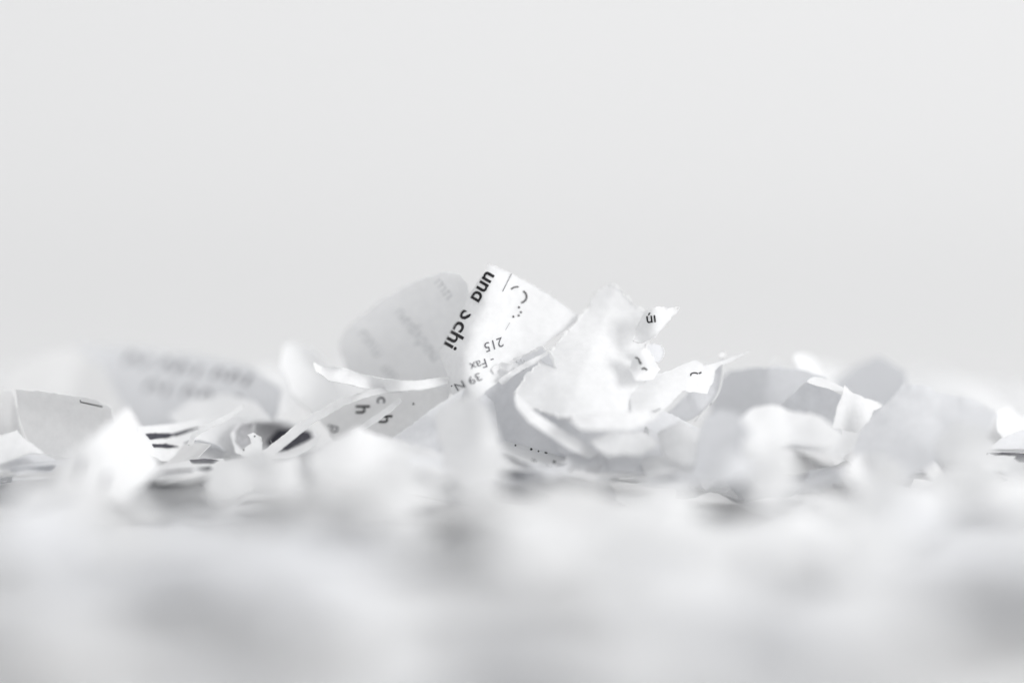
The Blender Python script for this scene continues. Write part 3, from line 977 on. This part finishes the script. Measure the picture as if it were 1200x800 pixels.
# --- right side
S1 = sheet('open curled white scrap with a grey inside and a bright end at the right',
           [(910, 478), (928, 462), (944, 448), (952, 446), (972, 451), (988, 460), (984, 480), (986, 508), (958, 500), (930, 488)],
           [(910, 478, 4), (944, 448, 1), (952, 446, 1), (988, 460, -1.8), (986, 508, -2), (930, 488, 5), (960, 475, 3.5)], grid=4, rag=0.6, rim=0.9, mat=PAPER_C)
S2 = sheet('', [(976, 500), (981, 478), (988, 460), (990, 451), (998, 459), (1012, 466), (1022, 469), (1034, 476), (1024, 480), (1019, 494), (1004, 506)],
           [(976, 500, -4), (988, 460, -2.8), (990, 451, -2.2), (1012, 466, 2.5), (1034, 476, 5), (1019, 494, 1.5), (1004, 506, -2), (998, 480, -1.2)],
           name='curled_end', parent=S1.ob, rag=0.7, grid=3.6, step=2.2, rim=0.9, fibres=6)
S3 = sheet('', [(946, 446), (956, 441), (972, 446), (990, 456), (988, 463), (970, 455), (952, 450)],
           [(946, 446, 1.2), (956, 441, 3.5), (990, 456, 0), (988, 463, -2.2), (952, 450, 0.4)], name='rolled_lip', parent=S1.ob, smooth=True, rag=0.5, grid=3, step=2)
U1 = sheet('broad pale scrap tilted up at the right in front of the curled one',
           [(1060, 449), (1084, 452), (1105, 461), (1140, 468), (1170, 484), (1158, 506), (1136, 522), (1100, 540), (1060, 560), (1020, 556), (1000, 530), (1008, 505), (1030, 480)],
           [(1060, 449, -5), (1105, 461, -9), (1170, 484, -17), (1136, 522, -19), (1060, 560, -19), (1000, 530, -9), (1030, 480, -4), (1070, 510, -11)], grid=6, rag=1.6, wob=0.4, mat=PAPER_C)
U4 = sheet('grey blurred triangular scrap overlapping the right flank of the broad pale one',
           [(1092, 520), (1120, 492), (1150, 500), (1172, 522), (1150, 545), (1105, 545)],
           [(1092, 520, -18), (1120, 492, -19.5), (1172, 522, -26), (1150, 545, -27), (1105, 545, -23)], grid=6, rag=1.8, wob=0.4)
V1 = sheet('thin grey scrap with a dark printed underside at the right edge',
           [(1172, 514), (1196, 504), (1240, 498), (1240, 528), (1200, 526), (1160, 526)],
           [(1172, 514, 0), (1240, 498, 2), (1240, 528, -2), (1160, 526, -2)], grid=4, rag=0.7, rim=0.7, mat=PAPER_C)
V2 = sheet('flat scrap with dark print along its edge at the bottom of the right heap',
           [(1146, 534), (1160, 528), (1195, 528), (1240, 527), (1240, 548), (1180, 552), (1150, 545)],
           [(1146, 534, -2), (1195, 528, 0), (1240, 527, 0), dz(1240, 548, 7), dz(1150, 545, 7)], grid=4, rag=0.7, crease=0)
patch(V2, [(1155, 529.5), (1178, 530), (1195, 531), (1192, 534), (1165, 533)], INK_SHADOW_GREY)
patch(V2, [(1188, 536), (1194, 531), (1212, 530), (1212, 541), (1194, 540)], INK_SHADOW_DARK)
dots(V2, [(1150, 541, 1.0), (1157, 531.5, 1.4), (1197, 524.5, 1.6)])
V4 = sheet('pale low scrap filling the right edge under the small bright one',
           [(1120, 570), (1150, 552), (1190, 556), (1230, 560), (1230, 596), (1180, 600), (1135, 592)],
           [dz(1120, 570, 7.5), dz(1150, 552, 10), dz(1230, 560, 9), dz(1230, 596, 6), dz(1135, 592, 6)], grid=6, rag=2)
V5 = sheet('pale low scrap between the crumpled and the tilted blurred scraps at right',
           [(1030, 580), (1062, 560), (1100, 570), (1118, 596), (1070, 612), (1036, 606)],
           [dz(1030, 580, 8), dz(1062, 560, 10), dz(1118, 596, 6.5), dz(1070, 612, 6), dz(1036, 606, 6)], grid=6, rag=2)
V3 = sheet('small bright scrap lying at the right edge below the dark print',
           [(1176, 548), (1190, 540), (1225, 540), (1225, 565), (1190, 562)],
           [dz(1176, 548, 7.5), dz(1190, 540, 10), dz(1225, 540, 10), dz(1225, 565, 7), dz(1190, 562, 6.5)], grid=5, rag=0.8)

# --- in front, falling out of focus
N1 = sheet('bright white peaked scrap with two faint marks in the left foreground',
           [(150, 477), (162, 498), (176, 525), (187, 545), (172, 566), (142, 588), (84, 590), (62, 566), (72, 540), (108, 512)],
           [(150, 477, -17), (187, 545, -19), (142, 588, -30), (84, 590, -34), (62, 566, -30), (108, 512, -25), (125, 545, -26)], grid=6, rag=0.8)
patch(N1, [(95, 536), (99, 538), (96, 550), (90, 566), (87, 562), (91, 548)], INK_SHADOW_PALE, 'blurred_print', 0.14)
patch(N1, [(124, 552), (129, 554), (126, 566), (118, 578), (116, 572)], INK_SHADOW_PALE, 'blurred_print', 0.14)
W1 = sheet('pale blurred low scrap in front of the open curled scrap',
           [(864, 492), (884, 477), (906, 473), (930, 482), (962, 488), (990, 507), (972, 528), (930, 520), (905, 526), (876, 510)],
           [(864, 492, -12), (906, 473, -10), (990, 507, -15), (972, 528, -21), (876, 510, -16), (930, 500, -14)], rag=2.2, grid=6, wob=0.5)
W4 = sheet('small blurred crumpled scrap in front of the broad pale right scrap',
           [(985, 548), (1004, 532), (1034, 528), (1058, 545), (1050, 575), (1010, 585)],
           [(985, 548, -26), (1034, 528, -20), (1058, 545, -26), dz(1050, 575, 8), dz(1010, 585, 7), (1022, 552, -20)], rag=2.2, grid=5, wob=0.5)
W5 = sheet('blurred tilted scrap at the right below the broad pale one',
           [(1088, 560), (1110, 540), (1150, 536), (1176, 556), (1160, 590), (1112, 594)],
           [(1088, 560, -28), (1150, 536, -18), (1176, 556, -22), dz(1160, 590, 7), dz(1112, 594, 7)], rag=2.2, grid=6, wob=0.5)
W2 = sheet('dim grey blurred scrap standing in front of the pale scrap under the pointed tail',
           [(826, 488), (842, 480), (862, 483), (880, 505), (884, 550), (850, 575), (812, 560), (816, 520)],
           [(826, 488, -13), (862, 483, -22), (884, 550, -31), dz(850, 575, 8), (812, 560, -18), (816, 520, -11)], rag=1.5, grid=6, mat=PAPER_C, wob=0.3)
W3 = sheet('bright blurred upright scrap right of the dim grey one in the foreground',
           [(872, 512), (886, 500), (912, 512), (935, 548), (920, 580), (882, 588), (866, 556)],
           [(872, 512, -22), (912, 512, -23), (935, 548, -30), dz(895, 588, 7), (866, 556, -28)], rag=2, grid=6, wob=0.4)
X1 = sheet('large bright blurred scrap spread below the sideways letters in the foreground',
           [(362, 536), (392, 514), (420, 500), (452, 512), (482, 520), (520, 532), (552, 558), (520, 580), (450, 590), (380, 580)],
           [(362, 536, -21), (420, 500, -15), (552, 558, -20), dz(450, 590, 7), dz(380, 580, 7.5), (440, 545, -22)], rag=2.2, grid=7, wob=0.5)
X2 = sheet('bright blurred mound-shaped scrap in front of the dark pocket',
           [(236, 574), (254, 540), (276, 536), (304, 526), (322, 536), (352, 534), (372, 566), (340, 584), (290, 580), (262, 596)],
           [(236, 574, -26), (304, 526, -17), (352, 534, -16), (372, 566, -23), dz(340, 582, 8), dz(280, 588, 7), (300, 555, -22)], rag=2.2, grid=7, wob=0.5)
# (label, centre, width, height in the picture, height of its foot over the table, lean back, turn to the right)
for lab, cx, cy, ww, hh, z0, lean, turn in (
        ('round bright strongly blurred scrap in the right foreground', 930, 615, 105, 74, 5.5, .9, .5),
        ('pale strongly blurred scrap raised in the middle foreground', 628, 632, 140, 70, 5, 1.4, .2),
        ('wide pale strongly blurred scrap at the lower left of the heap', 250, 655, 200, 70, 5, 1.5, -.6),
        ('bright strongly blurred scrap at the lower middle right of the heap', 835, 668, 150, 90, 5, 1.0, .4),
        ('blurred crumpled scrap left of the middle just before the large bright one', 470, 606, 100, 50, 6, 1.1, .3),
        ('blurred pale folded scrap in front of the specked low scrap', 668, 584, 120, 46, 6, 1.5, -.2),
        ('blurred pale scrap raised below the bright upright one at middle right', 790, 592, 100, 52, 6, 1.1, .3),
        ('blurred bright lump of paper at the left below the peaked scrap', 50, 618, 130, 62, 5.5, 1.2, .2),
        ('blurred bright lump of paper at the lower right edge', 1120, 640, 150, 72, 5, 1.1, .3),
        ('blurred pale scrap at the right just before the dark printed edge', 1060, 600, 110, 46, 6, 1.4, -.3),
        ('blurred long pale scrap low in the left foreground', 390, 680, 200, 96, 4, 1.3, .3),
        ('blurred pale lump of paper near the lower middle edge', 740, 748, 210, 110, 3, 1.2, .3),
        ('blurred broad pale scrap at the lower left corner', 50, 705, 170, 100, 3.5, 1.2, -.5),
        ('blurred pale lump of paper near the lower right edge', 1020, 700, 210, 90, 4, 1.4, -.2),
        ('blurred pale scrap at the bottom edge left of the middle', 440, 775, 170, 80, 3, 1.2, .2)):
    rr = random.Random(int(cx * 3 + cy))
    ol, ct = [], []
    yb = cy + hh * .5
    db = depth_at_z(yb, z0)
    mm = db / F_PX
    for k in range(7):
        a = 2 * math.pi * (k + rr.uniform(-.3, .3)) / 7
        x, y = math.cos(a) * ww * .5 * rr.uniform(.75, 1.2), math.sin(a) * hh * .5 * rr.uniform(.8, 1.1)
        px_, py_ = cx + x, cy + y + x * rr.uniform(-.12, .12)
        ol.append((px_, py_))
        ct.append((px_, py_, db - FOCUS + (yb - py_) * mm * lean + x * mm * turn + rr.uniform(-1, 1)))
    ct.append((cx, cy, db - FOCUS + hh * .5 * mm * lean - 1.5))
    sheet(lab, ol, ct, rag=2.5, grid=9, wob=0.8, mat=rr.choice(PAPERS))

# things that would read alike get their order from left to right
same = {}
for o in bpy.data.objects:
    if 'label' in o and o.parent is None:
        same.setdefault(o['label'], []).append(o)
for lb, obs in same.items():
    if 2 <= len(obs) <= 6:
        words = ('left one', 'right one') if len(obs) == 2 else ('leftmost one', 'second one', 'third one', 'fourth one', 'fifth one', 'rightmost one')
        for o, wd in zip(sorted(obs, key=lambda q: q.location.x / (q.location.y + FOCUS * MM)), words):
            o['label'] = lb + ', ' + wd

for o in bpy.data.objects:
    if '_o' in o:
        del o['_o']
print('HEAP', N_HEAP, N_FRAG, 'OBJECTS', len(bpy.data.objects), 'TOP', HF.max())
